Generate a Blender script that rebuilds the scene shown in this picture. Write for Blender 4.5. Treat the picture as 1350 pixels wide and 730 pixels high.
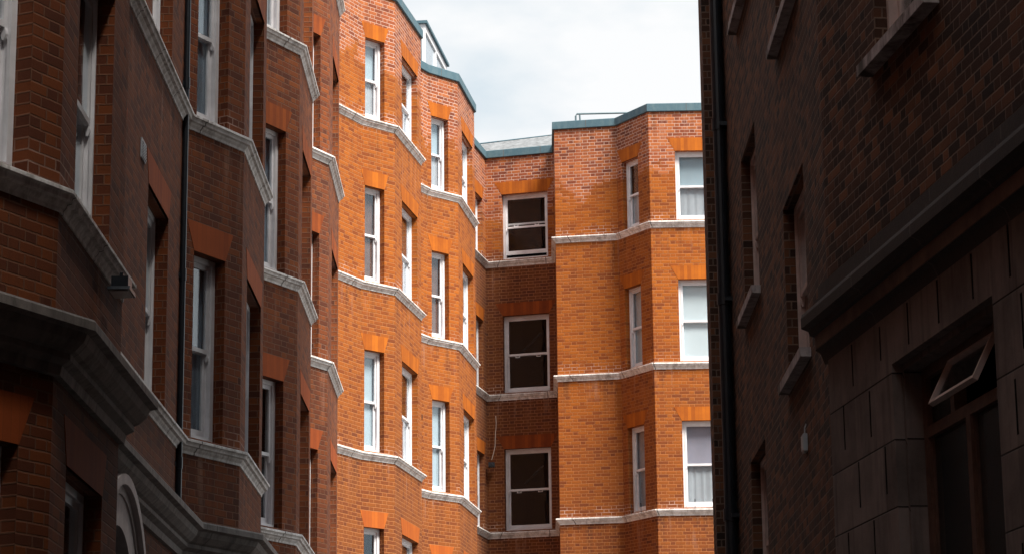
import bpy, bmesh, math, random
from mathutils import Matrix, Vector
random.seed(7)
R = math.radians
for o in list(bpy.data.objects): bpy.data.objects.remove(o)
SC = bpy.context.scene
COL = SC.collection

# ------------------------------------------------------------------ camera
CZ = 1.6
cam_d = bpy.data.cameras.new('camera'); cam = bpy.data.objects.new('camera', cam_d); COL.objects.link(cam)
cam_d.sensor_width = 36; cam_d.lens = 3280.69 / 1350 * 36
cam_d.clip_start = .1; cam_d.clip_end = 3000
pi_, ro_ = R(13.209), R(-.6368)
fw = Vector((0, math.cos(pi_), math.sin(pi_))); u0 = Vector((0, -math.sin(pi_), math.cos(pi_))); r0 = Vector((1, 0, 0))
rt = r0 * math.cos(ro_) + u0 * math.sin(ro_); up = -r0 * math.sin(ro_) + u0 * math.cos(ro_)
cam.matrix_world = Matrix(((rt.x, up.x, -fw.x, 0), (rt.y, up.y, -fw.y, 0), (rt.z, up.z, -fw.z, CZ), (0, 0, 0, 1)))
SC.camera = cam
SC.render.resolution_x = 1024; SC.render.resolution_y = 553

# ------------------------------------------------------------------ light
SUN_EL, SUN_AZ = R(54), R(137)       # azimuth clockwise from +Y: the light comes from behind the camera, to the right
EXPOSURE = .95
world = bpy.data.worlds.new("World"); SC.world = world; world.use_nodes = True
nt = world.node_tree; N = nt.nodes; Lk = nt.links
bg = N['Background']; bg.inputs['Strength'].default_value = .1
sky = N.new('ShaderNodeTexSky'); sky.sky_type = 'NISHITA'; sky.sun_disc = False
sky.sun_elevation = SUN_EL; sky.sun_rotation = SUN_AZ
tc = N.new('ShaderNodeTexCoord')
mp = N.new('ShaderNodeMapping'); mp.inputs['Scale'].default_value = (1.0, 1.0, 2.2); mp.inputs['Location'].default_value = (.35, .1, .6)
n1 = N.new('ShaderNodeTexNoise'); n1.inputs['Scale'].default_value = 8.; n1.inputs['Detail'].default_value = 7; n1.inputs['Roughness'].default_value = .5
rmp = N.new('ShaderNodeValToRGB'); rmp.color_ramp.elements[0].position = .40; rmp.color_ramp.elements[1].position = .57
rmp.color_ramp.elements[0].color = (3.85, 4.3, 4.6, 1); rmp.color_ramp.elements[1].color = (5.2, 5.22, 5.22, 1)
mixc = N.new('ShaderNodeMix'); mixc.data_type = 'RGBA'; mixc.inputs['Factor'].default_value = .96
Lk.new(tc.outputs['Generated'], mp.inputs['Vector']); Lk.new(mp.outputs[0], n1.inputs['Vector']); Lk.new(n1.outputs['Fac'], rmp.inputs['Fac'])
sunv = (math.sin(SUN_AZ) * math.cos(SUN_EL), math.cos(SUN_AZ) * math.cos(SUN_EL), math.sin(SUN_EL))
dt = N.new('ShaderNodeVectorMath'); dt.operation = 'DOT_PRODUCT'; dt.inputs[1].default_value = sunv
Lk.new(tc.outputs['Generated'], dt.inputs[0])
def wm(op, a, b):
    x = N.new('ShaderNodeMath'); x.operation = op
    for i, v in enumerate((a, b)):
        if isinstance(v, (int, float)): x.inputs[i].default_value = v
        else: Lk.new(v, x.inputs[i])
    return x.outputs[0]
glow = wm('ADD', wm('MULTIPLY', wm('POWER', wm('MAXIMUM', dt.outputs['Value'], 0.), 2.), .7), 1.)     # thin cloud is brightest round the sun
vm = N.new('ShaderNodeVectorMath'); vm.operation = 'SCALE'; Lk.new(rmp.outputs[0], vm.inputs[0]); Lk.new(glow, vm.inputs['Scale'])
Lk.new(sky.outputs[0], mixc.inputs['A']); Lk.new(vm.outputs[0], mixc.inputs['B']); Lk.new(mixc.outputs['Result'], bg.inputs['Color'])
sun_d = bpy.data.lights.new('sun', 'SUN'); sun_d.energy = 5.0; sun_d.angle = R(20); sun_d.color = (1, .94, .86)
sun = bpy.data.objects.new('sun', sun_d); COL.objects.link(sun)
sdir = Vector((math.sin(SUN_AZ) * math.cos(SUN_EL), math.cos(SUN_AZ) * math.cos(SUN_EL), math.sin(SUN_EL)))
sun.rotation_euler = sdir.to_track_quat('Z', 'Y').to_euler(); sun.location = (8, -10, 30)
vs = SC.view_settings; vs.view_transform = 'Standard'; vs.look = 'None'; vs.exposure = EXPOSURE; vs.gamma = 1

# ------------------------------------------------------------------ materials
class NT:
    def __init__(s, name):
        s.m = bpy.data.materials.new(name); s.m.use_nodes = True; s.t = s.m.node_tree
        s.b = s.t.nodes['Principled BSDF']
    def n(s, t, **k):
        x = s.t.nodes.new(t)
        for a, v in k.items(): setattr(x, a, v)
        return x
    def l(s, a, b): s.t.links.new(a, b)
    def math(s, op, a, b=None, c=None, clamp=False):
        x = s.n('ShaderNodeMath', operation=op); x.use_clamp = clamp
        for i, v in enumerate((a, b, c)):
            if v is None: continue
            if isinstance(v, (int, float)): x.inputs[i].default_value = v
            else: s.l(v, x.inputs[i])
        return x.outputs[0]
    def mix(s, f, a, b, blend='MIX'):
        x = s.n('ShaderNodeMix', data_type='RGBA', blend_type=blend)
        for k, v in (('Factor', f), ('A', a), ('B', b)):
            i = [q for q in x.inputs if q.name == k and (q.type == 'VALUE' if k == 'Factor' else q.type == 'RGBA')][0]
            if isinstance(v, tuple): i.default_value = (*v, 1)
            elif isinstance(v, (int, float)): i.default_value = v
            else: s.l(v, i)
        return [q for q in x.outputs if q.type == 'RGBA'][0]
    def noise(s, vec, scale, detail=4, rough=.55):
        x = s.n('ShaderNodeTexNoise'); x.inputs['Scale'].default_value = scale
        x.inputs['Detail'].default_value = detail; x.inputs['Roughness'].default_value = rough
        s.l(vec, x.inputs['Vector']); return x.outputs['Fac']
    def ramp(s, f, *st):
        x = s.n('ShaderNodeValToRGB'); cr = x.color_ramp
        while len(cr.elements) < len(st): cr.elements.new(.5)
        for e, (p, c) in zip(cr.elements, st): e.position = p; e.color = (*c, 1) if len(c) == 3 else c
        s.l(f, x.inputs['Fac']); return x.outputs['Color']
    def mr(s, v, a, b, c=0., d=1.):
        x = s.n('ShaderNodeMapRange'); s.l(v, x.inputs[0])
        for i, q in enumerate((a, b, c, d)): x.inputs[i + 1].default_value = q
        return x.outputs[0]
    def bump(s, h, strength, dist):
        x = s.n('ShaderNodeBump'); x.inputs['Strength'].default_value = strength; x.inputs['Distance'].default_value = dist
        s.l(h, x.inputs['Height']); s.l(x.outputs[0], s.b.inputs['Normal'])

def brick_mat(name, cols, mortar, mortar_new, zones=True, soot=(12.6, 7.6, .85), rough=.9, dirt=.5, dirtcol=(.06, .03, .02)):
    k = NT(name)
    uv = k.n('ShaderNodeUVMap', uv_map='UVMap'); sx = k.n('ShaderNodeSeparateXYZ'); k.l(uv.outputs[0], sx.inputs[0])
    geo = k.n('ShaderNodeNewGeometry')
    wob = k.noise(uv.outputs[0], 3.0, 2); wob2 = k.noise(uv.outputs[0], 23.0, 2)
    U = k.math('ADD', sx.outputs[0], k.math('MULTIPLY', wob2, .008)); V = k.math('ADD', sx.outputs[1], k.math('MULTIPLY', k.math('ADD', wob, wob2), .007))
    vr = k.math('DIVIDE', V, .0705); row = k.math('FLOOR', vr); fv = k.math('SUBTRACT', vr, row)
    un = k.math('ADD', k.math('DIVIDE', U, .318), k.math('MULTIPLY', row, .5)); cell = k.math('FLOOR', un); t = k.math('SUBTRACT', un, cell)
    hd = k.math('GREATER_THAN', t, .6667)
    # distance to joints in metres
    d1 = k.math('MULTIPLY', k.math('MINIMUM', t, k.math('SUBTRACT', 1., t)), .318)
    d2 = k.math('MULTIPLY', k.math('ABSOLUTE', k.math('SUBTRACT', t, .6667)), .318)
    dv = k.math('MULTIPLY', k.math('MINIMUM', fv, k.math('SUBTRACT', 1., fv)), .0705)
    d = k.math('MINIMUM', k.math('MINIMUM', d1, d2), dv)
    body = k.mr(d, .0035, .0075)
    cid = k.n('ShaderNodeCombineXYZ'); k.l(k.math('ADD', k.math('MULTIPLY', cell, 2.), hd), cid.inputs[0]); k.l(row, cid.inputs[1])
    wn = k.n('ShaderNodeTexWhiteNoise', noise_dimensions='2D'); k.l(cid.outputs[0], wn.inputs['Vector'])
    big = k.noise(geo.outputs['Position'], .55, 4, .6); mid = k.noise(geo.outputs['Position'], 2.3, 5, .6); fine = k.noise(uv.outputs[0], 60, 4, .7)
    sel = k.math('ADD', k.math('MULTIPLY', wn.outputs['Value'], .72), k.math('MULTIPLY', k.math('ADD', k.math('MULTIPLY', mid, .6), k.math('MULTIPLY', fine, .35)), .42))
    c = k.ramp(sel, *cols)
    seph = k.n('ShaderNodeSeparateXYZ'); k.l(geo.outputs['Position'], seph.inputs[0]); z = seph.outputs[2]
    if zones:
        # rebuilt parapet: redder bricks, fresh pale mortar, its edge stepping along the wall
        tooth = k.noise(geo.outputs['Position'], 1.7, 2, .5)
        par = k.mr(k.math('ADD', k.math('ADD', z, k.math('MULTIPLY', k.math('SUBTRACT', tooth, .5), 1.7)), k.math('MULTIPLY', k.math('SUBTRACT', wn.outputs['Value'], .5), .3)), 15.9, 16.0)
        redder = k.ramp(sel, (.2, (.13, .036, .028)), (.45, (.29, .078, .040)), (.8, (.40, .125, .05)))
        c = k.mix(k.math('MULTIPLY', par, .6), c, redder)
        # the lower storeys turn browner and darker
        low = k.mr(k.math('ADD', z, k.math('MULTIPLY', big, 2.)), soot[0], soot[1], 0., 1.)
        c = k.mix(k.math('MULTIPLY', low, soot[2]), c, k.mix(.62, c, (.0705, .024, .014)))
        band = None
        for L in (5.53, 8.71, 11.81, 14.88):
            b = k.math('SUBTRACT', 1., k.mr(k.math('ABSOLUTE', k.math('SUBTRACT', z, L + .02)), .12, .26))
            band = b if band is None else k.math('MAXIMUM', band, b)
        newm = k.math('MAXIMUM', par, k.math('MULTIPLY', band, k.mr(mid, .42, .6)))
        newm = k.math('MULTIPLY', newm, k.mr(k.noise(geo.outputs['Position'], 1.1, 3), .36, .56, .35, 1.))
        mcol = k.mix(newm, mortar, mortar_new)
    else:
        mcol = k.mix(k.mr(mid, .55, .8), mortar, mortar_new)
    if zones:      # rain streaks and lime runs hanging from the stone courses
        sm = k.n('ShaderNodeMapping'); sm.inputs['Scale'].default_value = (5.5, .55, 1.); k.l(uv.outputs[0], sm.inputs['Vector'])
        sn = k.noise(sm.outputs[0], 1., 5, .6); run = None
        for L in (5.4, 8.57, 11.67, 14.74, 17.3):
            b = k.math('MULTIPLY', k.mr(z, L - .95, L), k.math('LESS_THAN', z, L + .01)); run = b if run is None else k.math('MAXIMUM', run, b)
        c = k.mix(k.math('MULTIPLY', k.math('MULTIPLY', k.mr(sn, .50, .66), run), .6), c, (.055, .022, .014))
        c = k.mix(k.math('MULTIPLY', k.math('MULTIPLY', k.mr(sn, .42, .33), run), .35), c, (.42, .27, .20))
    dm = k.math('MULTIPLY', k.mr(big, .45, .75), dirt)
    c = k.mix(dm, c, k.mix(.55, c, dirtcol))
    out = k.mix(body, mcol, c)
    out = k.mix(k.mr(fine, .3, .75, 0., .22), out, (.03, .015, .01))
    k.l(out, k.b.inputs['Base Color']); k.b.inputs['Roughness'].default_value = rough; k.b.inputs['Specular IOR Level'].default_value = .25
    k.bump(k.math('ADD', k.math('ADD', body, k.math('MULTIPLY', fine, .5)), k.math('MULTIPLY', wn.outputs['Value'], .35)), .7, .006)
    return k.m

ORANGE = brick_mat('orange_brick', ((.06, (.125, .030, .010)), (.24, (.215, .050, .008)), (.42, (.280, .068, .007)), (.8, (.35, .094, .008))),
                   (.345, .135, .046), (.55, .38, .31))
# the near bays: same brick, redder and darker all over
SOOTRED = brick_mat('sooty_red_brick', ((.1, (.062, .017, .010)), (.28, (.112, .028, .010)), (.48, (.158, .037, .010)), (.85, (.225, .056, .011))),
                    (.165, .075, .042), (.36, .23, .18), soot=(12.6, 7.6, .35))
# the recess brick is darker below its top stone course
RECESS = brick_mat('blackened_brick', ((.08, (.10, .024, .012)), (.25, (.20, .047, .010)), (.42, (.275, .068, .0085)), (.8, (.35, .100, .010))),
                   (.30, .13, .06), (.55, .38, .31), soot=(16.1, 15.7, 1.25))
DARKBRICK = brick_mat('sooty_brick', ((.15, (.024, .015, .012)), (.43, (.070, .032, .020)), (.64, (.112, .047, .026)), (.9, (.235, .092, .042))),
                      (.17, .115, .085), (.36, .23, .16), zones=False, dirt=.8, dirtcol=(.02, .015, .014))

def simple(name, col, rough=.6, var=.25, scale=6., metal=0., bump=.0, col2=None, spec=.4, lo=.35, hi=.7):
    k = NT(name); g = k.n('ShaderNodeNewGeometry')
    nz = k.noise(g.outputs['Position'], scale, 6, .6)
    c2 = col2 or tuple(v * (1 - var) for v in col)
    k.l(k.ramp(nz, (lo, c2), (hi, col)), k.b.inputs['Base Color'])
    k.b.inputs['Roughness'].default_value = rough; k.b.inputs['Metallic'].default_value = metal; k.b.inputs['Specular IOR Level'].default_value = spec
    if bump: k.bump(k.noise(g.outputs['Position'], scale * 6, 5, .7), bump, .01)
    return k.m

def lintel_mat(name, lo_, hi_):
    k = NT(name); uv = k.n('ShaderNodeUVMap', uv_map='UVMap'); sx = k.n('ShaderNodeSeparateXYZ'); k.l(uv.outputs[0], sx.inputs[0])
    g = k.n('ShaderNodeNewGeometry'); nz = k.noise(g.outputs['Position'], 5, 5)
    u = k.math('DIVIDE', sx.outputs[0], .075); cell = k.math('FLOOR', u); fr = k.math('SUBTRACT', u, cell)
    ed = k.mr(k.math('MINIMUM', fr, k.math('SUBTRACT', 1., fr)), .01, .05)
    wn = k.n('ShaderNodeTexWhiteNoise', noise_dimensions='1D'); k.l(cell, wn.inputs['W'])
    c = k.ramp(k.math('ADD', k.math('MULTIPLY', wn.outputs['Value'], .45), k.math('MULTIPLY', nz, .55)), (.2, lo_), (.75, hi_))
    z = k.n('ShaderNodeSeparateXYZ'); k.l(g.outputs['Position'], z.inputs[0])
    low = k.mr(z.outputs[2], 10.5, 7.2, 0., .45); c = k.mix(low, c, (.36, .075, .02))
    c = k.mix(ed, k.mix(.5, c, (.16, .04, .012)), c)
    k.l(c, k.b.inputs['Base Color']); k.b.inputs['Roughness'].default_value = .85; k.b.inputs['Specular IOR Level'].default_value = .2
    k.bump(k.noise(g.outputs['Position'], 40, 4), .3, .004)
    return k.m
RUBBED = lintel_mat('rubbed_brick', (.25, .060, .007), (.42, .115, .009))
RUBBED_OLD = lintel_mat('grimy_rubbed_brick', (.15, .032, .008), (.29, .066, .011))  # darker rubbed brick for the near bays and the lower recess

def ledge_mat(name, col, dirt, amount, joint=1.15):
    k = NT(name); uv = k.n('ShaderNodeUVMap', uv_map='UVMap'); sx = k.n('ShaderNodeSeparateXYZ'); k.l(uv.outputs[0], sx.inputs[0])
    g = k.n('ShaderNodeNewGeometry')
    mpn = k.n('ShaderNodeMapping'); mpn.inputs['Scale'].default_value = (1, 1, .35); k.l(g.outputs['Position'], mpn.inputs['Vector'])
    n_ = k.noise(mpn.outputs[0], 9, 7, .7); n2 = k.noise(g.outputs['Position'], 1.4, 4)
    f = k.math('MULTIPLY', k.mr(n_, .42, .62), k.mr(n2, .3, .6, .4, 1.))
    c = k.mix(k.math('MULTIPLY', f, amount), col, dirt)
    u = k.math('DIVIDE', sx.outputs[0], joint); fr = k.math('FRACT', u)
    j = k.mr(k.math('MINIMUM', fr, k.math('SUBTRACT', 1., fr)), .004, .010)
    c = k.mix(j, (.08, .07, .06), c)
    k.l(c, k.b.inputs['Base Color']); k.b.inputs['Roughness'].default_value = .75
    k.bump(k.noise(g.outputs['Position'], 45, 5, .7), .5, .006)
    return k.m
LEDGE = ledge_mat('painted_stone', (.78, .76, .74), (.22, .18, .155), .75)
CORNICE = ledge_mat('weathered_stone', (.19, .165, .15), (.05, .04, .036), .85)
RCORN = ledge_mat('sooty_cornice', (.042, .032, .028), (.025, .022, .022), .9, 1.3)
COPING = ledge_mat('blue_grey_lead', (.045, .10, .13), (.09, .145, .165), .8, .9)
SLATE = simple('slate', (.22, .23, .24), .7, .5, 9., bump=.4)
WHITE = simple('white_paint', (.76, .75, .77), .45, .2, 5.)
OLDPAINT = simple('aged_paint', (.74, .56, .50), .55, .3, 7.)
TIMBER = simple('stained_timber', (.19, .095, .065), .5, .45, 12., bump=.2)
GREYWOOD = simple('grey_brown_paint', (.19, .155, .145), .6, .3, 8.)
BLACK = simple('black_iron', (.012, .016, .022), .35, .3, 8., spec=.5)
STEEL = simple('galvanised_steel', (.12, .17, .19), .4, .2, 8., metal=.3)
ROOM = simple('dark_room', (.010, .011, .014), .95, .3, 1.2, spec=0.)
ASPH = simple('asphalt', (.055, .055, .058), .9, .25, 3., bump=.5)
PAVE = simple('paving', (.2, .19, .18), .85, .25, 2., bump=.3)
ROOFM = simple('roof_felt', (.10, .10, .105), .9, .25, 2.)
ARCHST = simple('pale_arch_stone', (.62, .55, .54), .7, .3, 6., bump=.2)
NET = simple('net_curtain', (.40, .43, .46), .9, .12, 5., spec=.1)
BLIND = simple('pale_blind', (.36, .45, .50), .8, .08, 2., spec=.1)
WBLIND = simple('white_blind', (.62, .70, .73), .8, .05, 2., spec=.1)
MAUVE = simple('mauve_blind', (.33, .32, .38), .85, .12, 3., spec=.1)
BROWNC = simple('brown_curtain', (.16, .10, .085), .9, .35, 7., spec=.1)
BLUEC = simple('blue_grey_curtain', (.26, .33, .40), .9, .3, 4., spec=.1)

def glass(name='glass', rough=.015, fac=1.5, see=.965):
    k = NT(name); t = k.t; t.nodes.remove(k.b)
    tr = k.n('ShaderNodeBsdfTransparent'); tr.inputs[0].default_value = (see, see + .01, see + .015, 1)
    gl = k.n('ShaderNodeBsdfGlossy'); gl.inputs['Roughness'].default_value = rough; gl.inputs[0].default_value = (.9, .96, 1, 1)
    g = k.n('ShaderNodeNewGeometry')
    bp = k.n('ShaderNodeBump'); bp.inputs['Strength'].default_value = .12; bp.inputs['Distance'].default_value = .02
    k.l(k.noise(g.outputs['Position'], 2.5, 1), bp.inputs['Height']); k.l(bp.outputs[0], gl.inputs['Normal'])
    dp = k.n('ShaderNodeVectorMath', operation='DOT_PRODUCT'); k.l(g.outputs['Normal'], dp.inputs[0]); k.l(g.outputs['Incoming'], dp.inputs[1])
    sch = k.math('ADD', k.math('MULTIPLY', k.math('POWER', k.math('SUBTRACT', 1., k.math('ABSOLUTE', dp.outputs['Value'])), 5.), .95), .045)     # same from both sides of the pane
    mx = k.n('ShaderNodeMixShader'); k.l(k.math('MULTIPLY', sch, fac, clamp=True), mx.inputs[0])
    k.l(tr.outputs[0], mx.inputs[1]); k.l(gl.outputs[0], mx.inputs[2])
    k.l(mx.outputs[0], t.nodes['Material Output'].inputs['Surface'])
    return k.m
GLASS = glass(); DULLGLASS = glass('dull_glass', .02, .45, .9); DUSTY = glass('dusty_glass', .4, .5, .7)

def ashlar():
    k = NT('sooty_ashlar'); uv = k.n('ShaderNodeUVMap', uv_map='UVMap'); sx = k.n('ShaderNodeSeparateXYZ'); k.l(uv.outputs[0], sx.inputs[0])
    g = k.n('ShaderNodeNewGeometry')
    vr = k.math('DIVIDE', k.math('SUBTRACT', sx.outputs[1], 3.70), .4175); row = k.math('FLOOR', vr); fv = k.math('SUBTRACT', vr, row)
    dv = k.math('MULTIPLY', k.math('MINIMUM', fv, k.math('SUBTRACT', 1., fv)), .4175)
    cidn = k.n('ShaderNodeCombineXYZ'); k.l(row, cidn.inputs[1]); k.l(k.math('FLOOR', k.math('DIVIDE', sx.outputs[0], .62)), cidn.inputs[0])
    wn = k.n('ShaderNodeTexWhiteNoise', noise_dimensions='2D'); k.l(cidn.outputs[0], wn.inputs['Vector'])
    nz = k.noise(g.outputs['Position'], 3, 7, .65); st = k.n('ShaderNodeMapping'); st.inputs['Scale'].default_value = (6, 6, .6); k.l(g.outputs['Position'], st.inputs['Vector'])
    streak = k.noise(st.outputs[0], 2., 5)
    c = k.ramp(k.math('ADD', k.math('MULTIPLY', nz, .75), k.math('MULTIPLY', wn.outputs['Value'], .25)), (.3, (.13, .10, .088)), (.7, (.29, .225, .20)))
    c = k.mix(k.mr(streak, .5, .72, 0., .55), c, (.06, .045, .042))
    j = k.mr(dv, .003, .007)
    c = k.mix(j, (.03, .024, .022), c)
    k.l(c, k.b.inputs['Base Color']); k.b.inputs['Roughness'].default_value = .85; k.b.inputs['Specular IOR Level'].default_value = .2
    k.bump(k.math('ADD', j, k.math('MULTIPLY', k.noise(g.outputs['Position'], 50, 5, .7), .6)), .6, .006)
    return k.m
ASHLAR = ashlar()

# ------------------------------------------------------------------ mesh helpers
class MB:
    def __init__(s): s.v = []; s.f = []; s.uv = []; s.mi = []
    def quad(s, ps, uvs=None, mi=0):
        b = len(s.v); s.v += [tuple(p) for p in ps]; s.f.append(tuple(range(b, b + len(ps))))
        s.uv.append(uvs or [(p[0] + p[1], p[2]) for p in ps]); s.mi.append(mi)
    def box(s, x0, x1, y0, y1, z0, z1):
        c = [(x0, y0, z0), (x1, y0, z0), (x1, y1, z0), (x0, y1, z0), (x0, y0, z1), (x1, y0, z1), (x1, y1, z1), (x0, y1, z1)]
        for q in ((0, 3, 2, 1), (4, 5, 6, 7), (0, 1, 5, 4), (1, 2, 6, 5), (2, 3, 7, 6), (3, 0, 4, 7)): s.quad([c[i] for i in q])
    def prism(s, poly, x0, x1):          # poly in (y,z), extruded along x
        n = len(poly)
        s.quad([(x0, y, z) for y, z in poly]); s.quad([(x1, y, z) for y, z in reversed(poly)])
        for i in range(n):
            (a, b), (c, d) = poly[i], poly[(i + 1) % n]
            s.quad([(x0, a, b), (x1, a, b), (x1, c, d), (x0, c, d)])
    def tube(s, pts, r, seg=12):
        pts = [Vector(p) for p in pts]; rings = []
        for i, p in enumerate(pts):
            d = (pts[min(i + 1, len(pts) - 1)] - pts[max(i - 1, 0)]).normalized()
            a = d.cross(Vector((0, 0, 1))); a = a.normalized() if a.length > .05 else Vector((1, 0, 0)); b = d.cross(a).normalized(); a = b.cross(d)
            rings.append([p + (a * math.cos(t) + b * math.sin(t)) * r for t in [2 * math.pi * q / seg for q in range(seg)]])
        for i in range(len(rings) - 1):
            for q in range(seg): s.quad([rings[i][q], rings[i][(q + 1) % seg], rings[i + 1][(q + 1) % seg], rings[i + 1][q]])
        s.quad(rings[0][::-1]); s.quad(rings[-1])
    def mesh(s, name, mats, weld=True, smooth=False):
        me = bpy.data.meshes.new(name); me.from_pydata(s.v, [], s.f)
        uvl = me.uv_layers.new(name='UVMap'); k = 0
        for u in s.uv:
            for q in u: uvl.data[k].uv = q; k += 1
        for m in (mats if isinstance(mats, (list, tuple)) else [mats]): me.materials.append(m)
        me.polygons.foreach_set('material_index', s.mi)
        bm = bmesh.new(); bm.from_mesh(me)
        if weld: bmesh.ops.remove_doubles(bm, verts=bm.verts, dist=1e-5)
        bmesh.ops.recalc_face_normals(bm, faces=bm.faces) if weld else None
        bm.to_mesh(me); bm.free()
        if smooth:
            for p in me.polygons: p.use_smooth = True
        return me
    def build(s, name, mats, parent=None, **kw):
        return link(name, s.mesh(name, mats, **kw), parent)

def link(name, me, parent=None):
    o = bpy.data.objects.new(name, me); COL.objects.link(o)
    if parent: o.parent = parent
    return o
def tag(o, label, cat, group=None, kind=None):
    if label: o['label'] = label
    if cat: o['category'] = cat
    if group: o['group'] = group
    if kind: o['kind'] = kind
    return o
def thing(name, label, cat, loc=(0, 0, 0), group=None):
    o = bpy.data.objects.new(name, None); COL.objects.link(o); o.location = loc; o.empty_display_size = .3
    return tag(o, label, cat, group)

def outn(p, q):
    t = (Vector(q) - Vector(p)).normalized(); return Vector((t.y, -t.x))
def offset(poly, d):           # offset a plan polyline to its outward (right-hand) side
    poly = [Vector(p) for p in poly]; out = []
    for i, p in enumerate(poly):
        ns = []
        if i: ns.append(outn(poly[i - 1], p))
        if i < len(poly) - 1: ns.append(outn(p, poly[i + 1]))
        if len(ns) == 2:
            m = (ns[0] + ns[1]); m = m / max(m.length_squared, .35) * 2
            out.append(p + m * d)
        else: out.append(p + ns[0] * d)
    return out

class Wall:
    """brick wall along a plan polyline; openings cut facet by facet"""
    def __init__(s, poly, z0, z1, depth=.13, room=.34):
        s.P = [Vector(p) for p in poly]; s.z0 = z0; s.z1 = z1; s.op = {i: [] for i in range(len(poly) - 1)}; s.depth = depth; s.room = room
        s.cum = [0]
        for a, b in zip(s.P, s.P[1:]): s.cum.append(s.cum[-1] + (b - a).length)
    def frame(s, i): 
        a, b = s.P[i], s.P[i + 1]; t = (b - a).normalized(); return a, t, Vector((t.y, -t.x)), (b - a).length
    def cut(s, i, a, b, zs):
        L = s.frame(i)[3]; a = max(a, .03); b = min(b, L - .03)
        for z in zs: s.op[i].append((a, b, z[0], z[1]))
    def build(s, name, mats, parent, sooty=()):  # listed facets take the darker, redder brick
        mb = MB()
        for i in range(len(s.P) - 1):
            A, t, n, L = s.frame(i); c0 = s.cum[i]
            P3 = lambda u, d, z: (A.x + t.x * u - n.x * d, A.y + t.y * u - n.y * d, z)
            us = sorted({0, L, *[o[0] for o in s.op[i]], *[o[1] for o in s.op[i]]}); zs = sorted({s.z0, s.z1, *[o[2] for o in s.op[i]], *[o[3] for o in s.op[i]]})
            for ua, ub in zip(us, us[1:]):
                for za, zb in zip(zs, zs[1:]):
                    um, zm = (ua + ub) / 2, (za + zb) / 2
                    if any(o[0] < um < o[1] and o[2] < zm < o[3] for o in s.op[i]): continue
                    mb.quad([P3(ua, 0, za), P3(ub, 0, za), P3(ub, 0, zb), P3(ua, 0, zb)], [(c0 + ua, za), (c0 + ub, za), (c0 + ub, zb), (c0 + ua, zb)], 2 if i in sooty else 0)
            for (a, b, z0, z1) in s.op[i]:
                D, Rm = s.depth, s.depth + .12 + s.room; e = .05
                def ring(d0, d1, g, mi):
                    A0, B0, Z0, Z1 = a - g, b + g, z0 - g, z1 + g
                    mb.quad([P3(A0, d0, Z0), P3(A0, d0, Z1), P3(A0, d1, Z1), P3(A0, d1, Z0)], [(c0 + a - d0, Z0), (c0 + a - d0, Z1), (c0 + a - d1, Z1), (c0 + a - d1, Z0)], mi)
                    mb.quad([P3(B0, d0, Z1), P3(B0, d0, Z0), P3(B0, d1, Z0), P3(B0, d1, Z1)], [(c0 + b + d0, Z1), (c0 + b + d0, Z0), (c0 + b + d1, Z0), (c0 + b + d1, Z1)], mi)
                    mb.quad([P3(A0, d0, Z1), P3(B0, d0, Z1), P3(B0, d1, Z1), P3(A0, d1, Z1)], [(c0 + a, Z1), (c0 + b, Z1), (c0 + b, Z1 + .1), (c0 + a, Z1 + .1)], mi)
                    mb.quad([P3(B0, d0, Z0), P3(A0, d0, Z0), P3(A0, d1, Z0), P3(B0, d1, Z0)], [(c0 + b, Z0), (c0 + a, Z0), (c0 + a, Z0 + .1), (c0 + b, Z0 + .1)], mi)
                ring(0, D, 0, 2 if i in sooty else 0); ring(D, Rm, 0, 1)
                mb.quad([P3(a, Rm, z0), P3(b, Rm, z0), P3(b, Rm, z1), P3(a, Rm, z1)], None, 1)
        return mb.build(name, mats, parent, weld=False)
    def pose(s, i, u, d, z):
        A, t, n, L = s.frame(i); p = A + t * u - n * d
        return Matrix(((t.x, -n.x, 0, p.x), (t.y, -n.y, 0, p.y), (0, 0, 1, z), (0, 0, 0, 1)))   # local x along wall, local y INTO the wall

def sweep(name, poly, ztop, prof, mat, parent, close_ends=True, smooth=False):
    """profile [(proud, dz)] carried along a plan polyline, mitred"""
    offs = [offset(poly, p) for p, _ in prof]; mb = MB(); n = len(poly)
    cum = [0]
    for a, b in zip(poly, poly[1:]): cum.append(cum[-1] + (Vector(b) - Vector(a)).length)
    vl = [0]
    for (a, b), (c, d) in zip(prof, prof[1:]): vl.append(vl[-1] + math.hypot(c - a, d - b))
    for i in range(n - 1):
        for k in range(len(prof) - 1):
            a, b, c, d = offs[k][i], offs[k][i + 1], offs[k + 1][i + 1], offs[k + 1][i]; z0, z1 = ztop + prof[k][1], ztop + prof[k + 1][1]
            mb.quad([(d.x, d.y, z1), (c.x, c.y, z1), (b.x, b.y, z0), (a.x, a.y, z0)], [(cum[i], vl[k + 1]), (cum[i + 1], vl[k + 1]), (cum[i + 1], vl[k]), (cum[i], vl[k])])
    if close_ends:
        for i in (0, n - 1):
            mb.quad([(offs[k][i].x, offs[k][i].y, ztop + prof[k][1]) for k in range(len(prof))])
    return mb.build(name, mat, parent, weld=False)

LPROF = [(-.05, 0), (.08, -.008), (.09, -.014), (.09, -.036), (.07, -.040), (.064, -.052), (.064, -.072), (.036, -.078), (.030, -.095), (.012, -.115), (.010, -.14), (-.02, -.142)]
CPROF = [(-.05, 0), (.24, -.02), (.25, -.035), (.25, -.085), (.20, -.10), (.18, -.15), (.13, -.20), (.10, -.215), (.10, -.25), (.05, -.28), (.04, -.34), (-.02, -.345)]
KPROF = [(-.3, .03), (.035, .02), (.045, .01), (.045, -.15), (.03, -.16), (-.01, -.16)]

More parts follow.
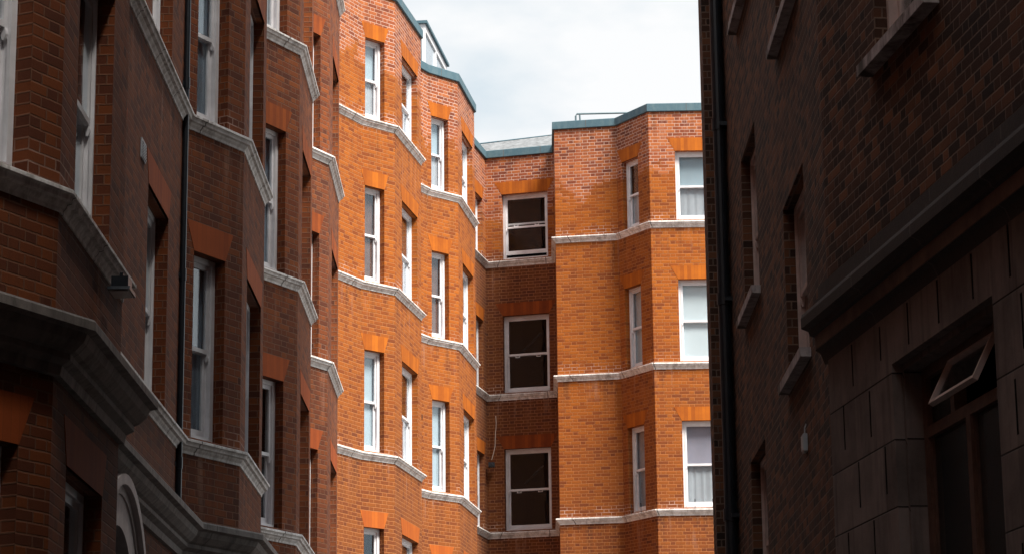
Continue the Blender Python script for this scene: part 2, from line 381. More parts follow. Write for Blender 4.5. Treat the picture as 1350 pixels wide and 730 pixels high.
# ---- sash windows: one mesh set per size, shared by the copies
WC = {}
def sash_meshes(W, H, paint, style, lifts):
    key = (round(W, 2), round(H, 2), paint.name, style, lifts)
    if key in WC: return key
    W, H = key[0], key[1]
    f = MB(); j = .05
    f.box(0, j, 0, .11, 0, H); f.box(W - j, W, 0, .11, 0, H); f.box(j, W - j, 0, .11, H - .055, H); f.box(j, W - j, -.03, .11, 0, .05)
    f.box(j, j + .012, -.006, .02, .05, H - .055); f.box(W - j - .012, W - j, -.006, .02, .05, H - .055)
    mid = .5 * H
    u = MB(); a, b, s_ = j, W - j, .048
    u.box(a, a + s_, .022, .055, mid - .02, H - .055); u.box(b - s_, b, .022, .055, mid - .02, H - .055)
    u.box(a + s_, b - s_, .022, .055, H - .055 - .05, H - .055); u.box(a + s_, b - s_, .022, .055, mid - .02, mid + .022)
    horn = [(.022, mid - .02), (.055, mid - .02), (.055, mid - .05), (.047, mid - .075), (.04, mid - .095), (.03, mid - .10), (.022, mid - .085), (.014, mid - .06), (.016, mid - .04)]
    u.prism(horn, a, a + .038); u.prism(horn, b - .038, b)
    l = MB()
    l.box(a, a + s_, .058, .09, .05, mid + .015); l.box(b - s_, b, .058, .09, .05, mid + .015)
    l.box(a + s_, b - s_, .058, .09, .05, .135); l.box(a + s_, b - s_, .058, .09, mid - .025, mid + .015)
    if lifts:
        for q in (.25, .75):
            x = a + (b - a) * q; l.box(x - .05, x - .035, .03, .058, mid - .06, mid - .025); l.box(x + .035, x + .05, .03, .058, mid - .06, mid - .025); l.box(x - .05, x + .05, .028, .038, mid - .066, mid - .054)
    pu = MB(); pu.box(a + s_ - .004, b - s_ + .004, .036, .041, mid + .02, H - .10); pl = MB(); pl.box(a + s_ - .004, b - s_ + .004, .072, .077, .13, mid - .023)
    WC[key] = (f.mesh('window_frame', paint), u.mesh('upper_sash', paint), l.mesh('lower_sash', paint), pu.mesh('upper_pane', DULLGLASS if lifts else GLASS), pl.mesh('lower_pane', DULLGLASS if lifts else GLASS))
    return key
def sheet(W, z0, z1, folds, y=.105, x0=.05, x1=None):
    mb = MB(); x1 = x1 or W - .05; n = 40 if folds else 1; amp = .006
    xs = [x0 + (x1 - x0) * i / n for i in range(n + 1)]; ys = [y + (amp * math.sin(i / n * folds * 2 * math.pi + .6 * math.sin(i * .9)) if folds else 0) for i in range(n + 1)]
    for i in range(n): mb.quad([(xs[i], ys[i], z0), (xs[i + 1], ys[i + 1], z0), (xs[i + 1], ys[i + 1], z1), (xs[i], ys[i], z1)])
    for i in range(n): mb.quad([(xs[i], ys[i] + .004, z0), (xs[i], ys[i] + .004, z1), (xs[i + 1], ys[i + 1] + .004, z1), (xs[i + 1], ys[i + 1] + .004, z0)])
    return mb
def add_window(par, wall, i, a, b, z0, z1, paint=WHITE, inside=(), lifts=False, up=0., label=None, depth=None):
    L = wall.frame(i)[3]; a = max(a, .03); b = min(b, L - .03); W, H = b - a, z1 - z0
    key = sash_meshes(W, H, paint, 's', lifts); f, u, l, pu, pl = WC[key]
    w = link('window', f, par); w.matrix_local = wall.pose(i, a, (wall.depth if depth is None else depth) - .012, z0)
    us = link('upper_sash', u, w); ls = link('lower_sash', l, w); link('pane', pu, w); lp_ = link('pane', pl, w)
    ls.location.z = up; lp_.location.z = up
    for (nm, mat, q0, q1, folds) in inside:
        sheet(W, H * q0 + .03, H * q1 - .02, folds).build(nm, mat, w, weld=False)
    if label: w['label'] = label
    return w
def add_lintel(par, wall, i, a, b, z, h=.29, splay=.12, mat=None):
    A, t, n, L = wall.frame(i); lo, hi = max(a - .0, .0), min(b, L); ta, tb = max(a - splay, .006), min(b + splay, L - .006)
    lo = max(lo, .03); hi = min(hi, L - .03)
    mb = MB(); pts = [(lo, z), (hi, z), (tb, z + h), (ta, z + h)]
    def P(u, d, zz): return (A.x + t.x * u + n.x * d, A.y + t.y * u + n.y * d, zz)
    fr = [P(u, .004, zz) for u, zz in pts]; bk = [P(u, -.02, zz) for u, zz in pts]; uvs = [(u + wall.cum[i], zz) for u, zz in pts]
    mb.quad(fr, uvs)
    for q in range(4):
        r = (q + 1) % 4; mb.quad([fr[q], bk[q], bk[r], fr[r]], [uvs[q], uvs[q], uvs[r], uvs[r]])
    # soffit brick that roofs the reveal
    return mb.build('lintel', mat or RUBBED, par, weld=False)

G = {1: 5.53, 2: 8.71, 3: 11.81, 4: 14.88}
ROWS = {0: (2.1, 3.95), 1: (5.56, 7.38), 2: (8.74, 10.57), 3: (11.84, 13.61), 4: (14.91, 16.44)}
TOP = 17.46
def rows(*k): return [ROWS[q] for q in k]

# ------------------------------------------------------------------ ground
def slab(name, pts, z, mat, thick=None):
    mb = MB(); mb.quad([(x, y, z) for x, y in pts])
    if thick:
        for (a, b), (c, d) in zip(pts, pts[1:] + pts[:1]): mb.quad([(a, b, z - thick), (c, d, z - thick), (c, d, z), (a, b, z)])
    o = mb.build(name, mat, None, weld=False); tag(o, None, None, None, 'structure'); return o
tag(slab('ground', [(-900, -900), (900, -900), (900, 900), (-900, 900)], -.012, PAVE), 'flat ground stretching away around the alley buildings', 'ground')
tag(slab('road', [(-1.5, -30), (1.3, -30), (1.3, 26), (1.3, 46), (-1.5, 44)], 0, ASPH), 'narrow asphalt alley between the brick buildings', 'road')
tag(slab('pavement', [(-2.55, -30), (-1.5, -30), (-1.5, 44), (-2.0, 44)], .12, PAVE, .13), 'paved footway along the bay windows', 'pavement')

# ------------------------------------------------------------------ left range
LP = [(-3.07, -14), (-3.07, 4.6), (-2.61, 5.5), (-2.61, 8.1), (-3.07, 9.0),
      (-3.07, 13.38), (-2.61, 14.31), (-2.61, 16.80), (-3.07, 17.25),
      (-3.07, 23.18), (-2.60, 24.07), (-2.60, 26.23), (-3.06, 27.1),
      (-3.06, 29.48), (-2.60, 30.35), (-2.60, 32.45), (-3.05, 33.3),
      (-3.05, 34.68), (-2.61, 35.52), (-2.62, 37.74), (-3.08, 38.6),
      (-3.12, 42.66), (-2.66, 43.61), (-2.06, 44.23), (-1.65, 46.49), (-2.0, 46.95), (-1.96, 47.9), (-1.62, 48.61), (-1.01, 49.25), (-.69, 51.46), (-1.02, 51.95)]
PR = -.085
left = thing('mansion_block', 'orange-red brick mansion block with a row of canted bays along the left', 'apartment building', (-3, 30, 0))
def rel(o, par):          # parts are built in world coordinates: undo the parent's offset
    o.location = o.location - par.location; return o
class Par:                # builder that parents at the thing while keeping world positions
    pass
left.location = (0, 0, 0)
wl = Wall(offset(LP, PR), 0, TOP - .02)
FRONTS = {'Z': 2, 'A': 6, 'B': 10, 'C': 14, 'D': 18, 'E': 23, 'F': 28}
CANTS = {'Z': 1, 'A': 5, 'B': 9, 'C': 13, 'D': 17, 'E': 22, 'F': 27}
fro = {'Z': (.5, 1.85), 'A': (.5, 1.82), 'B': (.46, 1.84), 'C': (.52, 1.84), 'D': (.7, 2.0), 'E': (.57, 1.91), 'F': (.54, 1.88)}
can = {'Z': (.15, .73), 'A': (.15, .73), 'B': (.18, .71), 'C': (.20, .68), 'D': (.20, .69), 'E': (.10, .585), 'F': (.11, .595)}
jobs = []
for b in 'ZABCDEF':
    for kind, tab, idx in (('front', fro, FRONTS), ('cant', can, CANTS)):
        a, e = tab[b]
        for r in range(5):
            if (b in 'EF' and r == 0): continue
            jobs.append((b, kind, idx[b], a, e, r))
for r in range(1, 5):     # the flat wall between the first two bays
    jobs.append(('w', 'wall', 8, 1.05, 2.32, r)); jobs.append(('w', 'wall', 8, 3.68, 4.95, r))
inside = {}
pale_low = [('net_curtain', NET, 0., .52, 7)]
for r in (1, 2, 3, 4):
    inside[('B', 'cant', r)] = [('curtain', BLUEC, 0, 1, 6)]; inside[('A', 'cant', r)] = [('curtain', NET, 0, .5, 6)]
inside[('E', 'cant', 4)] = [('blind', BLIND, .52, 1, 0), ('net_curtain', NET, 0, .52, 6)]  # upper pale sheet stands in for sky reflected in the glass
inside[('E', 'front', 4)] = pale_low; inside[('F', 'cant', 4)] = [('blind', BLIND, .5, 1, 0), ('net_curtain', NET, 0, .52, 6)]; inside[('F', 'front', 4)] = pale_low
inside[('E', 'cant', 3)] = [('curtain', BROWNC, 0, 1, 6)]; inside[('E', 'front', 3)] = [('curtain', BROWNC, .5, 1, 6), ('net_curtain', NET, 0, .5, 6)]
inside[('F', 'cant', 3)] = [('curtain', BROWNC, 0, 1, 5)]; inside[('F', 'front', 3)] = pale_low
inside[('E', 'cant', 2)] = [('blind', BLIND, 0, 1, 0)]; inside[('E', 'front', 2)] = [('net_curtain', NET, 0, .55, 7)]
inside[('F', 'cant', 2)] = [('blind', BLIND, 0, 1, 0)]; inside[('F', 'front', 2)] = pale_low
inside[('E', 'cant', 1)] = []
inside[('C', 'cant', 2)] = [('curtain', BLUEC, 0, 1, 6)]; inside[('C', 'cant', 3)] = [('net_curtain', NET, 0, 1, 6)]
for (b, kind, i, a, e, r) in jobs: wl.cut(i, a, e, [ROWS[r]])
# each opening
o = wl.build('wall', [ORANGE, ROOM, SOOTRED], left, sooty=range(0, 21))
for (b, kind, i, a, e, r) in jobs:
    z0, z1 = ROWS[r]
    add_window(left, wl, i, a, e, z0, z1, inside=inside.get((b, kind, r), ()))
    add_lintel(left, wl, i, a, e, z1, splay=.13 if kind == 'front' or b not in 'EF' else .1, mat=None if b in 'EF' else RUBBED_OLD)
wp = wl.P
for r in (1, 2, 3, 4): sweep('string_course', wp, G[r], LPROF, LEDGE, left)
sweep('cornice', wp[:22], 4.74, CPROF, CORNICE, left)
sweep('coping', wp, TOP + .02, KPROF, COPING, left)
# roof sheet
mb = MB(); back = [(p.x, p.y, TOP - .03) for p in wp]; mb.quad(back + [(-14, 51.95, TOP - .03), (-14, -14, TOP - .03)]); mb.build('roof', ROOFM, left, weld=False)
mb = MB(); mb.quad([(-14, -14, 0), (-14, -14, TOP), (wp[0].x, -14, TOP), (wp[0].x, -14, 0)]); mb.quad([(-14, 51.95, 0), (wp[-1].x, 51.95, 0), (wp[-1].x, 51.95, TOP), (-14, 51.95, TOP)]); mb.quad([(-14, -14, 0), (-14, 51.95, 0), (-14, 51.95, TOP), (-14, -14, TOP)])
mb.build('rear_wall', ORANGE, left, weld=False)
# cast iron rainwater pipe in the angle between the flat wall and the second bay
mb = MB(); px_, py_ = -3.128, 23.0
mb.tube([(px_, py_, 4.75), (px_, py_, 17.3)], .03)
for z in (5.2, 7.0, 8.9, 10.7, 12.5, 14.3, 16.1):
    mb.tube([(px_, py_, z), (px_, py_, z + .11)], .036); mb.box(px_ - .05, px_ - .02, py_ - .09, py_ + .09, z + .02, z + .06)
mb.build('drainpipe', BLACK, left, weld=False)
# arched stone door hood under the cornice
mb = MB(); cy, cz, X0, X1 = 18.88, 3.26, -3.14, -2.98; ro, ri = 1.25, .86; n = 28
for i in range(n):
    a0, a1 = math.pi * i / n, math.pi * (i + 1) / n
    def q(r, a, x): return (x, cy + r * math.cos(a), cz + r * math.sin(a))
    for (rr0, rr1, xx) in ((ri, ri + .24, X1 - .03), (ri + .24, ro - .08, X1 - .015), (ro - .08, ro, X1 + .03)):
        mb.quad([q(rr0, a0, xx), q(rr1, a0, xx), q(rr1, a1, xx), q(rr0, a1, xx)])
        mb.quad([q(rr1, a0, X0), q(rr1, a0, X1 + .03 if rr1 == ro else xx), q(rr1, a1, X1 + .03 if rr1 == ro else xx), q(rr1, a1, X0)])
        mb.quad([q(rr0, a0, X0), q(rr0, a0, xx), q(rr0, a1, xx), q(rr0, a1, X0)])
for s_ in (-1, 1): mb.box(X0, X1, cy + s_ * 1.055 - .195, cy + s_ * 1.055 + .195, 0, cz)
arch = mb.build('door_arch', ARCHST, left, weld=False)
mb = MB(); pts = [(-3.13, cy + ri * math.cos(math.pi * i / n), cz + ri * math.sin(math.pi * i / n)) for i in range(n + 1)]
mb.quad(pts); mb.box(-3.145, -3.13, cy - ri, cy + ri, 0, cz); mb.box(-3.13, -3.10, cy - .03, cy + .03, 0, cz + ri - .02); mb.box(-3.13, -3.10, cy - ri, cy + ri, cz - .07, cz)
mb.build('door', simple('dark_door', (.05, .035, .035), .4, .3, 4.), left, weld=False)
# flat rooflight standing on the roof behind the last bay
mb = MB()
q0, q1 = Vector((-1.74, 48.9)), Vector((-1.37, 51.75)); t = (q1 - q0).normalized(); nn = Vector((t.y, -t.x)); zt = 18.53
def boxl(mb, a, b, w, z0, z1, d=0.):
    a = a - nn * d; b = b - nn * d; c = [a, b, b - nn * w, a - nn * w]
    lo = [(p.x, p.y, z0) for p in c]; hi = [(p.x, p.y, z1) for p in c]
    mb.quad(lo[::-1]); mb.quad(hi)
    for i in range(4): mb.quad([lo[i], lo[(i + 1) % 4], hi[(i + 1) % 4], hi[i]])
rl = None
mb2 = MB(); boxl(mb2, q0 + nn * .05 - t * .05, q1 + nn * .05 + t * .05, 1.3, zt - .06, zt); rl = mb2.build('rooflight', COPING, left, weld=False)
mb2 = MB(); boxl(mb2, q0, q1, 1.2, zt - .2, zt - .062); boxl(mb2, q0, q0 + t * .07, .07, 17.4, zt - .2); boxl(mb2, q1 - t * .07, q1, .07, 17.4, zt - .2); boxl(mb2, q0 + t * 1.4, q0 + t * 1.46, .07, 17.4, zt - .2); boxl(mb2, q0 - nn * 1.13, q0 - nn * 1.13 + t * .07, .07, 17.4, zt - .2); mb2.build('frame', WHITE, rl, weld=False)
mb2 = MB(); boxl(mb2, q0 + t * .07, q1 - t * .07, .01, 17.45, zt - .2, .03); boxl(mb2, q0 + t * .02 - nn * .07, q0 + t * .03 - nn * .07, 1.06, 17.45, zt - .2); mb2.build('pane', GLASS, rl, weld=False)

# ------------------------------------------------------------------ recessed link
link_b = thing('recessed_link', 'narrow recessed brick link with one column of wide sash windows between the two orange wings', 'building')
KP = [(-1.0, 51.98), (-.99, 52.9), (-.53, 55.0), (.99, 54.57)]
wk = Wall(offset(KP, PR), 0, TOP - .02)
for r in (1, 2, 3, 4):
    wk.cut(2, .39, 1.47, [ROWS[r]]); wk.cut(1, 1.25, 1.95, [(ROWS[r][0], ROWS[r][1] - .15)])
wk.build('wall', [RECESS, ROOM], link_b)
for r in (1, 2, 3, 4):
    w = add_window(link_b, wk, 2, .39, 1.47, *ROWS[r], lifts=True, up=.09 if r == 4 else 0.); add_lintel(link_b, wk, 2, .39, 1.47, ROWS[r][1], splay=.17, mat=None if r == 4 else RUBBED_OLD)
    if r in (2, 3):
        m = MB(); m.prism([(.2, 0), (.24, 0), (.24, .05), (.2, .05)], .2, .21) if 0 else None
        s0 = MB(); a = (.35, .3, ROWS[r][1] - ROWS[r][0] - .75); b = (.78, .3, ROWS[r][1] - ROWS[r][0] - .35)
        s0.tube([a, b], .022, 6); s0.build('stair_rail', BLACK, w, weld=False)
    add_window(link_b, wk, 1, 1.25, 1.95, ROWS[r][0], ROWS[r][1] - .15); add_lintel(link_b, wk, 1, 1.25, 1.95, ROWS[r][1] - .15, splay=.15)
    sweep('string_course', wk.P, G[r], LPROF, LEDGE, link_b)
sweep('coping', wk.P, TOP + .02, KPROF, COPING, link_b)
mb = MB(); k0, k1 = wk.P[2], wk.P[3]
mb.quad([(k0.x - .6, k0.y - 1.5, TOP), (k0.x + .02, k0.y + .1, TOP), (k1.x, k1.y + .1, TOP), (k1.x, k1.y + 1.15, TOP + .62), (k0.x - .25, k0.y + 1.15, TOP + .54), (k0.x - .9, k0.y - 1.2, TOP + .46)])
mb.build('slate_roof', SLATE, link_b, weld=False)
mb = MB(); mb.tube([(k0.x - .3, k0.y + 1.15, TOP + .54), (k1.x, k1.y + 1.15, TOP + .62)], .02, 8); mb.build('ridge_capping', COPING, link_b, weld=False)

# ------------------------------------------------------------------ right-hand wing
wing = thing('bay_fronted_wing', 'bright orange brick wing with a canted bay facing down the alley at the far end', 'apartment building')
GP = [(.90, 54.8), (.88, 52.77), (2.27, 52.52), (2.93, 51.47), (5.35, 51.42), (6.0, 52.45), (9.5, 52.4), (9.5, 62)]
wg = Wall(offset(GP, PR), 0, TOP - .02)
gi = {('c', 4): [('net_curtain', NET, 0, .52, 6)], ('c', 3): [('blind', BLIND, 0, 1, 0)], ('c', 2): [('blind', BLUEC, 0, 1, 0)], ('c', 1): [],
      ('f', 4): [('blind', BLIND, .5, 1, 0), ('net_curtain', NET, 0, .5, 7)], ('f', 3): [('blind', WBLIND, 0, 1, 0)], ('f', 2): [('blind', MAUVE, .5, 1, 0), ('net_curtain', NET, 0, .5, 8)], ('f', 1): [('net_curtain', NET, 0, .5, 8)]}
for r in (1, 2, 3, 4):
    wg.cut(2, .20, .81, [ROWS[r]]); wg.cut(3, .555, 1.74, [ROWS[r]]); wg.cut(5, 1.2, 2.3, [ROWS[r]])
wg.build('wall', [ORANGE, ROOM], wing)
pegs = MB()
for r in (1, 2, 3, 4):
    for i, a, b, kk in ((2, .20, .81, 'c'), (3, .555, 1.74, 'f'), (5, 1.2, 2.3, 'x')):
        add_window(wing, wg, i, a, b, *ROWS[r], inside=gi.get((kk, r), ())); add_lintel(wing, wg, i, a, b, ROWS[r][1], splay=.16)
    sweep('string_course', wg.P, G[r], LPROF, LEDGE, wing)
sweep('coping', wg.P, TOP + .02, KPROF, COPING, wing)
mb = MB(); mb.quad([(p.x, p.y, TOP - .03) for p in wg.P] + [(.9, 62, TOP - .03)]); mb.build('roof', ROOFM, wing, weld=False)
mb = MB(); mb.tube([(1.49, 54.3, 17.4), (1.49, 54.3, 18.08), (1.52, 54.3, 18.13), (4.2, 54.3, 18.16), (4.24, 54.3, 18.1), (4.24, 54.3, 17.4)], .022, 8)
mb.tube([(1.62, 54.3, 17.4), (1.58, 54.3, 18.12)], .02, 8); mb.build('roof_rail', STEEL, wing, weld=False)
# iron pegs on the sill of the third-floor bay window
g = 'iron pegs on the bay window sill'
def world(w, i, u, d, z): return w.pose(i, u, d, z)
for (i, u, lab) in ((2, .36, 'thin black iron peg left of the narrow side window of the far wing bay'), (2, .70, 'thin black iron peg on the sill before the narrow side window of the far wing'),
                    (3, .78, 'left one of two black iron pegs on the sill of the mauve-blinded bay window'), (3, 1.15, 'right one of two black iron pegs on the sill of the mauve-blinded bay window')):
    m = MB(); m.tube([(0, 0, 0), (0, 0, .17), (.0, -.012, .2)], .009, 6); m.tube([(0, 0, 0), (0, 0, .012)], .02, 8)
    o = m.build('iron_peg', BLACK, None, weld=False); o.matrix_world = world(wg, i, u, -.045, G[2] - .005); tag(o, lab, 'peg', g)

# ------------------------------------------------------------------ right building
rb = thing('sooty_brick_building', 'dark sooty brick building with a stone ground floor on the right', 'building')
T = Vector((math.sin(R(7.9)), -math.cos(R(7.9))))
c0 = Vector((2.18, 16.71))
RP = [(12, 24.9), (1.995, 24.9), (1.978, 24.3), (2.07, 24.3), (2.07, 24.22), (2.18, 24.22), tuple(c0), tuple(c0 + T * 25.9)]
RT = 24.5  # unseen height; it and the extended near end keep light off the alley
wr = Wall(RP, 0, RT, depth=.10)
# facet 5: parallel to the alley, distances measured from Y = 24.22 towards the camera
def yy(a, b): return 24.22 - a, 24.22 - b
r5 = [(22.72, 21.35, 3.62, 5.15), (22.72, 21.35, 6.50, 8.02), (22.72, 21.35, 9.38, 10.9), (22.72, 21.35, 12.26, 13.8), (22.72, 21.35, 15.1, 16.6),
      (19.33, 17.91, 5.24, 6.66), (19.33, 17.91, 8.02, 9.45), (19.33, 17.91, 10.9, 12.4), (19.33, 17.91, 13.8, 15.3)]
for (a, b, z0, z1) in r5: a, b = yy(a, b); wr.cut(5, a, b, [(z0, z1)])
r6 = [(1.37, 2.62, 6.60, 8.2), (1.37, 2.62, 9.5, 11.1), (1.37, 2.62, 12.4, 14.0), (5.2, 6.5, 6.6, 8.2), (5.2, 6.5, 9.5, 11.1), (5.2, 6.5, 12.4, 14.0)]
for (a, b, z0, z1) in r6: wr.cut(6, a, b, [(z0, z1)])
wr.cut(6, 1.30, 3.60, [(.8, 4.75)])
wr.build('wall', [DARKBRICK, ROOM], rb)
def sill(i, a, b, z, mat, lip=.08):
    m = MB(); m.box(0, b - a, -lip, .1, -.07, 0); m.quad([(0, -lip - .004, -.075), (b - a, -lip - .004, -.075), (b - a, -lip - .004, -.0), (0, -lip - .004, 0)])
    o = m.build('sill', mat, rb, weld=False); o.matrix_local = wr.pose(i, a, 0, z)
SILLM = ledge_mat('flaking_sill_paint', (.52, .45, .44), (.10, .07, .06), .9, 9.)
for (a, b, z0, z1) in r5:
    a, b = yy(a, b); add_window(rb, wr, 5, a, b, z0, z1, paint=OLDPAINT); sill(5, a - .07, b + .07, z0, SILLM)
for (a, b, z0, z1) in r6:
    add_window(rb, wr, 6, a, b, z0, z1, paint=OLDPAINT, inside=[('blind', simple('green_blind', (.035, .06, .055), .9), 0, 1, 0)] if z0 < 7 else ()); sill(6, a - .1, b + .1, z0, SILLM, .1)
# stone ground floor facing, 25 mm proud of the brickwork, with raked open joints
def P6(u, d, z):
    p = c0 + T * u; nn_ = Vector((T.y, -T.x)); return (p.x + nn_.x * d, p.y + nn_.y * d, z)
st = MB(); D = .025; za, zb = 0, 5.0; L6 = 19.; oa, ob, oz0, oz1 = 1.49, 3.44, .9, 4.59
slots = [(.34, 4.54, 4.24), (.97, 4.52, 4.22), (.65, 4.11, 3.81), (1.265, 4.11, 3.81), (.33, 3.69, 3.38), (.944, 3.69, 3.38), (.65, 3.27, 2.96), (1.265, 3.27, 2.96),
         (.60, 4.90, 4.62), (1.26, 4.88, 4.66), (1.87, 4.90, 4.64), (2.48, 4.90, 4.64), (3.12, 4.90, 4.64),
         (3.73, 4.07, 3.77), (4.3, 4.07, 3.77), (3.9, 4.50, 4.2), (4.0, 3.65, 3.35), (3.7, 3.2, 2.9), (3.75, 4.92, 4.62), (4.4, 4.92, 4.62)]
us = sorted({0, L6, oa, ob, *[s[0] - .015 for s in slots], *[s[0] + .015 for s in slots]}); zs = sorted({za, zb, oz0, oz1, *[s[1] for s in slots], *[s[2] for s in slots]})
for ua, ub in zip(us, us[1:]):
    for z0, z1 in zip(zs, zs[1:]):
        um, zm = (ua + ub) / 2, (z0 + z1) / 2
        if oa < um < ob and oz0 < zm < oz1: continue
        dd = .004 if any(abs(um - s[0]) < .015 and s[2] < zm < s[1] for s in slots) else D
        st.quad([P6(ua, dd, z0), P6(ub, dd, z0), P6(ub, dd, z1), P6(ua, dd, z1)], [(ua, z0), (ub, z0), (ub, z1), (ua, z1)], 1 if dd < .01 else 0)
        if dd < .01:
            for uu in (ua, ub): st.quad([P6(uu, D, z0), P6(uu, dd, z0), P6(uu, dd, z1), P6(uu, D, z1)], [(uu, z0)] * 4, 1)
            for zz in (z0, z1): st.quad([P6(ua, D, zz), P6(ub, D, zz), P6(ub, dd, zz), P6(ua, dd, zz)], [(ua, zz)] * 4, 1)
# returns: end face and the stepped reveal of the opening
st.quad([P6(0, D, za), P6(0, D, zb), P6(0, -.02, zb), P6(0, -.02, za)], [(0, za), (0, zb), (.1, zb), (.1, za)])
def rev(u, z0, z1, d0, d1): st.quad([P6(u, d0, z0), P6(u, d0, z1), P6(u, d1, z1), P6(u, d1, z0)], [(u, z0), (u, z1), (u + .1, z1), (u + .1, z0)])
def hd(u0, u1, z, d0, d1): st.quad([P6(u0, d0, z), P6(u1, d0, z), P6(u1, d1, z), P6(u0, d1, z)], [(u0, z), (u1, z), (u1, z + .1), (u0, z + .1)])
for s_, (e0, e1) in ((1, (oa, oa + .04)), (-1, (ob, ob - .04))):
    rev(e0, oz0, oz1, D, -.04); rev(e1, oz0, oz1 - .04, -.04, -.15)
    st.quad([P6(e0, -.04, oz0), P6(e1, -.04, oz0), P6(e1, -.04, oz1 - .04), P6(e0, -.04, oz1)], [(e0, oz0), (e1, oz0), (e1, oz1), (e0, oz1)])
hd(oa, ob, oz1, D, -.04); hd(oa + .04, ob - .04, oz1 - .04, -.04, -.15); st.quad([P6(oa, -.04, oz1), P6(ob, -.04, oz1), P6(ob - .04, -.04, oz1 - .04), P6(oa + .04, -.04, oz1 - .04)])
hd(oa, ob, oz0, D, -.2)
st.build('stone_facing', [ASHLAR, simple('raked_joint', (.012, .010, .010), .95, .3, 9.)], rb, weld=False)
# cornice between stone and brick
RC = [(-.04, 5.46), (.05, 5.45), (.05, 5.37), (.075, 5.35), (.075, 5.31), (.17, 5.25), (.18, 5.22), (.18, 5.15), (.13, 5.13), (.12, 5.10), (.085, 5.09), (.085, 5.0), (.05, 4.98), (.02, 4.90)]
sweep('cornice', [tuple(c0 - T * .10), tuple(c0 + T * 19)], 0, RC, RCORN, rb)
sweep('fascia', [tuple(c0 - T * .07), tuple(c0 + T * 19)], 0, [(.02, 5.10), (.094, 5.098), (.094, 5.0), (.02, 4.995)], simple('brown_fascia', (.27, .17, .13), .7, .6, 2.5, bump=.3), rb)
# big timber window in the stone opening
w = MB(); W6 = ob - oa - .08; zf = oz1 - .04
def wb(m, x0, x1, y0, y1, z0, z1): m.box(x0, x1, y0, y1, z0, z1)
H6 = zf - oz0
m = MB(); wb(m, 0, .075, 0, .08, 0, H6); wb(m, W6 - .075, W6, 0, .08, 0, H6); wb(m, .075, W6 - .075, 0, .08, H6 - .07, H6); wb(m, .075, W6 - .075, 0, .08, 0, .08)
wb(m, .82, .90, 0, .08, .08, H6 - .44); wb(m, .075, W6 - .075, .0, .08, H6 - .44, H6 - .37)
wb(m, .55, .62, .0, .08, H6 - .37, H6 - .07)
m.box(.90, .93, .02, .06, .08, H6 - .44); m.box(.075, .1, .02, .06, .08, H6 - .44)
bw = m.build('timber_window', TIMBER, rb, weld=False); bw.matrix_local = wr.pose(6, oa + .04, .15, oz0)
m = MB(); m.box(.1, .82, .035, .04, .08, H6 - .44); m.box(.93, W6 - .075, .035, .04, .08, H6 - .44); m.box(.075, .55, .035, .04, H6 - .37, H6 - .07); m.build('pane', DUSTY, bw)
# top-hung fanlight standing open
hp = MB(); hw, hh, fr_ = .84, .30, .021
hp.box(0, fr_, -.02, .015, -hh, 0); hp.box(hw - fr_, hw, -.02, .015, -hh, 0); hp.box(fr_, hw - fr_, -.02, .015, -fr_, 0); hp.box(fr_, hw - fr_, -.02, .015, -hh, -hh + fr_)
hop = hp.build('open_fanlight', OLDPAINT, bw, weld=False); hop.matrix_local = Matrix.Translation((.61, -.005, 4.48 - oz0)) @ Matrix.Rotation(R(-27), 4, 'X')
hp = MB(); hp.box(fr_ - .003, hw - fr_ + .003, -.004, 0, -hh + fr_ - .003, -fr_ + .003); hp.build('pane', GLASS, hop)
# rainwater pipe in the angle by the pier
mb = MB(); qx, qy = 2.105, 24.12
mb.tube([(qx, qy, 0), (qx, qy, 24.3)], .062, 16)
for z in (1.2, 3.0, 4.8, 6.95, 8.75, 10.5, 12.3, 14.1):
    mb.tube([(qx, qy, z), (qx, qy, z + .12)], .074, 16); mb.box(qx, qx + .075, qy - .1, qy + .06, z + .03, z + .07)
mb.build('drainpipe', BLACK, rb, weld=False)
mb = MB(); n_ = len(RP); mb.quad([(x, y, RT) for x, y in RP] + [(16, -8.9, RT), (16, 24.9, RT)]); mb.quad([(12, 24.9, 0), (16, 24.9, 0), (16, 24.9, RT), (12, 24.9, RT)]); mb.quad([(16, 24.9, 0), (16, -8.9, 0), (16, -8.9, RT), (16, 24.9, RT)])
e = c0 + T * 25.9; mb.quad([(16, -8.9, 0), (e.x, e.y, 0), (e.x, e.y, RT), (16, -8.9, RT)]); mb.build('roof', ROOFM, rb, weld=False)

# ------------------------------------------------------------------ added block, out of view, cutting light from behind the camera
cb = thing('rear_block', 'dark brick block closing the alley behind the viewpoint', 'building')
wb_ = Wall([(18, -9), (-3.2, -9), (-3.2, -20)], 0, 20.0)
for r in range(6):
    for q in range(5): wb_.cut(0, 6.0 + 3 * q, 7.2 + 3 * q, [(1.2 + 3.1 * r, 2.9 + 3.1 * r)])
wb_.build('wall', [DARKBRICK, ROOM], cb)
for r in range(6):
    for q in range(5): add_window(cb, wb_, 0, 6.0 + 3 * q, 7.2 + 3 * q, 1.2 + 3.1 * r, 2.9 + 3.1 * r)
mb = MB(); mb.quad([(18, -9, 20), (-3.2, -9, 20), (-3.2, -20, 20), (18, -20, 20)]); mb.quad([(18, -9, 0), (18, -20, 0), (18, -20, 20), (18, -9, 20)]); mb.build('roof', ROOFM, cb, weld=False)

# ------------------------------------------------------------------ small things
# white junction box on the dark wall
m = MB(); m.box(-.03, 0, 18.24, 18.37, 4.54, 4.67); m.box(-.036, -.03, 18.25, 18.36, 4.55, 4.66); m.tube([(-.012, 18.3, 4.67), (-.012, 18.3, 4.72), (.0, 18.3, 4.75)], .006, 6)
o = m.build('junction_box', simple('box_plastic', (.55, .58, .60), .5, .15, 10.), None, weld=False); o.location = (2.178, 0, .0); tag(o, 'small white junction box fixed to the dark brick wall on the right', 'junction box')
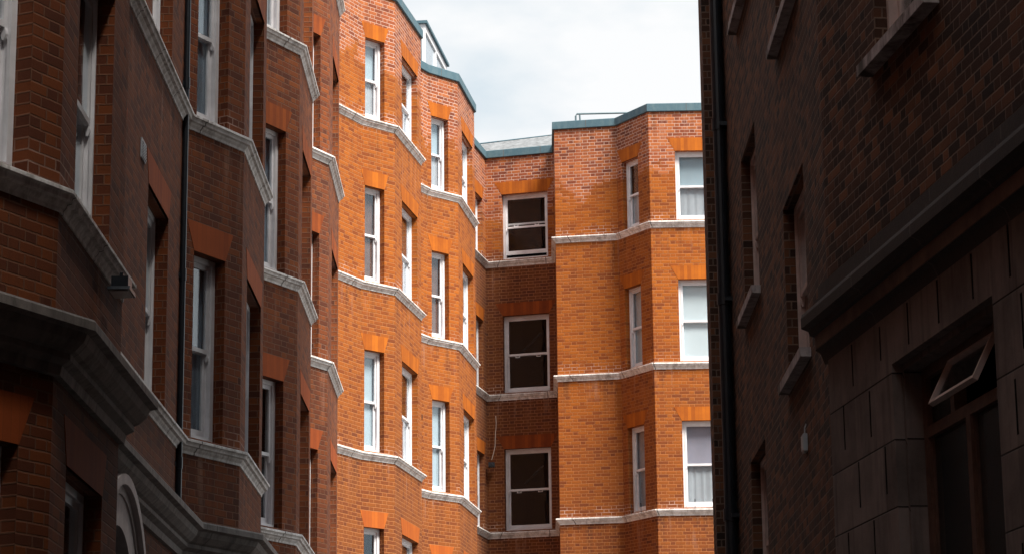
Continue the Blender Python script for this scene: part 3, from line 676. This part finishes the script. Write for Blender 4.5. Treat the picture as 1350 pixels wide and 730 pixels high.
# vent plate on the flat wall by the first bay
m = MB(); m.box(0, .012, -.12, .12, -.08, .09)
for k in range(6): m.box(.012, .02, -.1, .1, -.065 + k * .024, -.053 + k * .024)
o = m.build('vent_plate', simple('vent_grey', (.42, .44, .48), .5, .3, 20.), None, weld=False); o.location = (-3.152, 20.5, 7.55); tag(o, 'small pale grey vent plate on the left brick wall between two window heads', 'vent')
# floodlight below the end of the first bay's ledge
m = MB(); m.box(-.09, .09, -.10, .10, -.02, .10); m.prism([(-.14, -.02), (.14, -.02), (.17, -.06), (-.17, -.06)], -.12, .12); m.box(-.02, .02, -.02, .02, .1, .16)
o = m.build('floodlight', BLACK, None, weld=False); o.location = (-2.57, 15.95, 5.30); o.scale = (.62, .8, .62); tag(o, 'black floodlight fixed under the ledge at the end of the nearest bay', 'floodlight')
m = MB(); m.box(-.10, .10, -.13, .13, -.072, -.061); m.build('lens', simple('lens_glass', (.5, .5, .5), .3), o, weld=False)
# bracket and loose cable on the recessed link
m = MB(); pts = [(-.40, 54.83, 11.31), (-.39, 54.84, 11.15), (-.41, 54.83, 10.9), (-.42, 54.84, 10.63), (-.46, 54.84, 10.45), (-.50, 54.86, 10.32)]
m.tube([Vector(p) + Vector((0, .08, 0)) for p in pts], .009, 6)
o = m.build('cable', simple('pale_cable', (.5, .42, .36), .7), None, weld=False); tag(o, 'thin pale cable hanging down the recessed wall beside the sash windows', 'cable')
m = MB(); m.box(-.07, .07, -.12, .04, -.05, .05); m.tube([(0, -.12, 0), (0, -.22, -.05)], .035, 8)
o = m.build('wall_bracket', BLACK, None, weld=False); o.location = (-.50, 54.93, 10.2); tag(o, 'dark wall fitting at the foot of the pale cable in the recess', 'bracket')
m = MB(); m.box(-.03, .04, -.05, .03, -.05, .05); m.tube([(0, -.05, 0), (0, -.10, -.01)], .035, 8)
o = m.build('outlet_spout', BLACK, None, weld=False); o.location = (-1.83, 48.25, 10.12); tag(o, 'tiny black spout sticking out of the orange wall between the two far bays', 'spout')
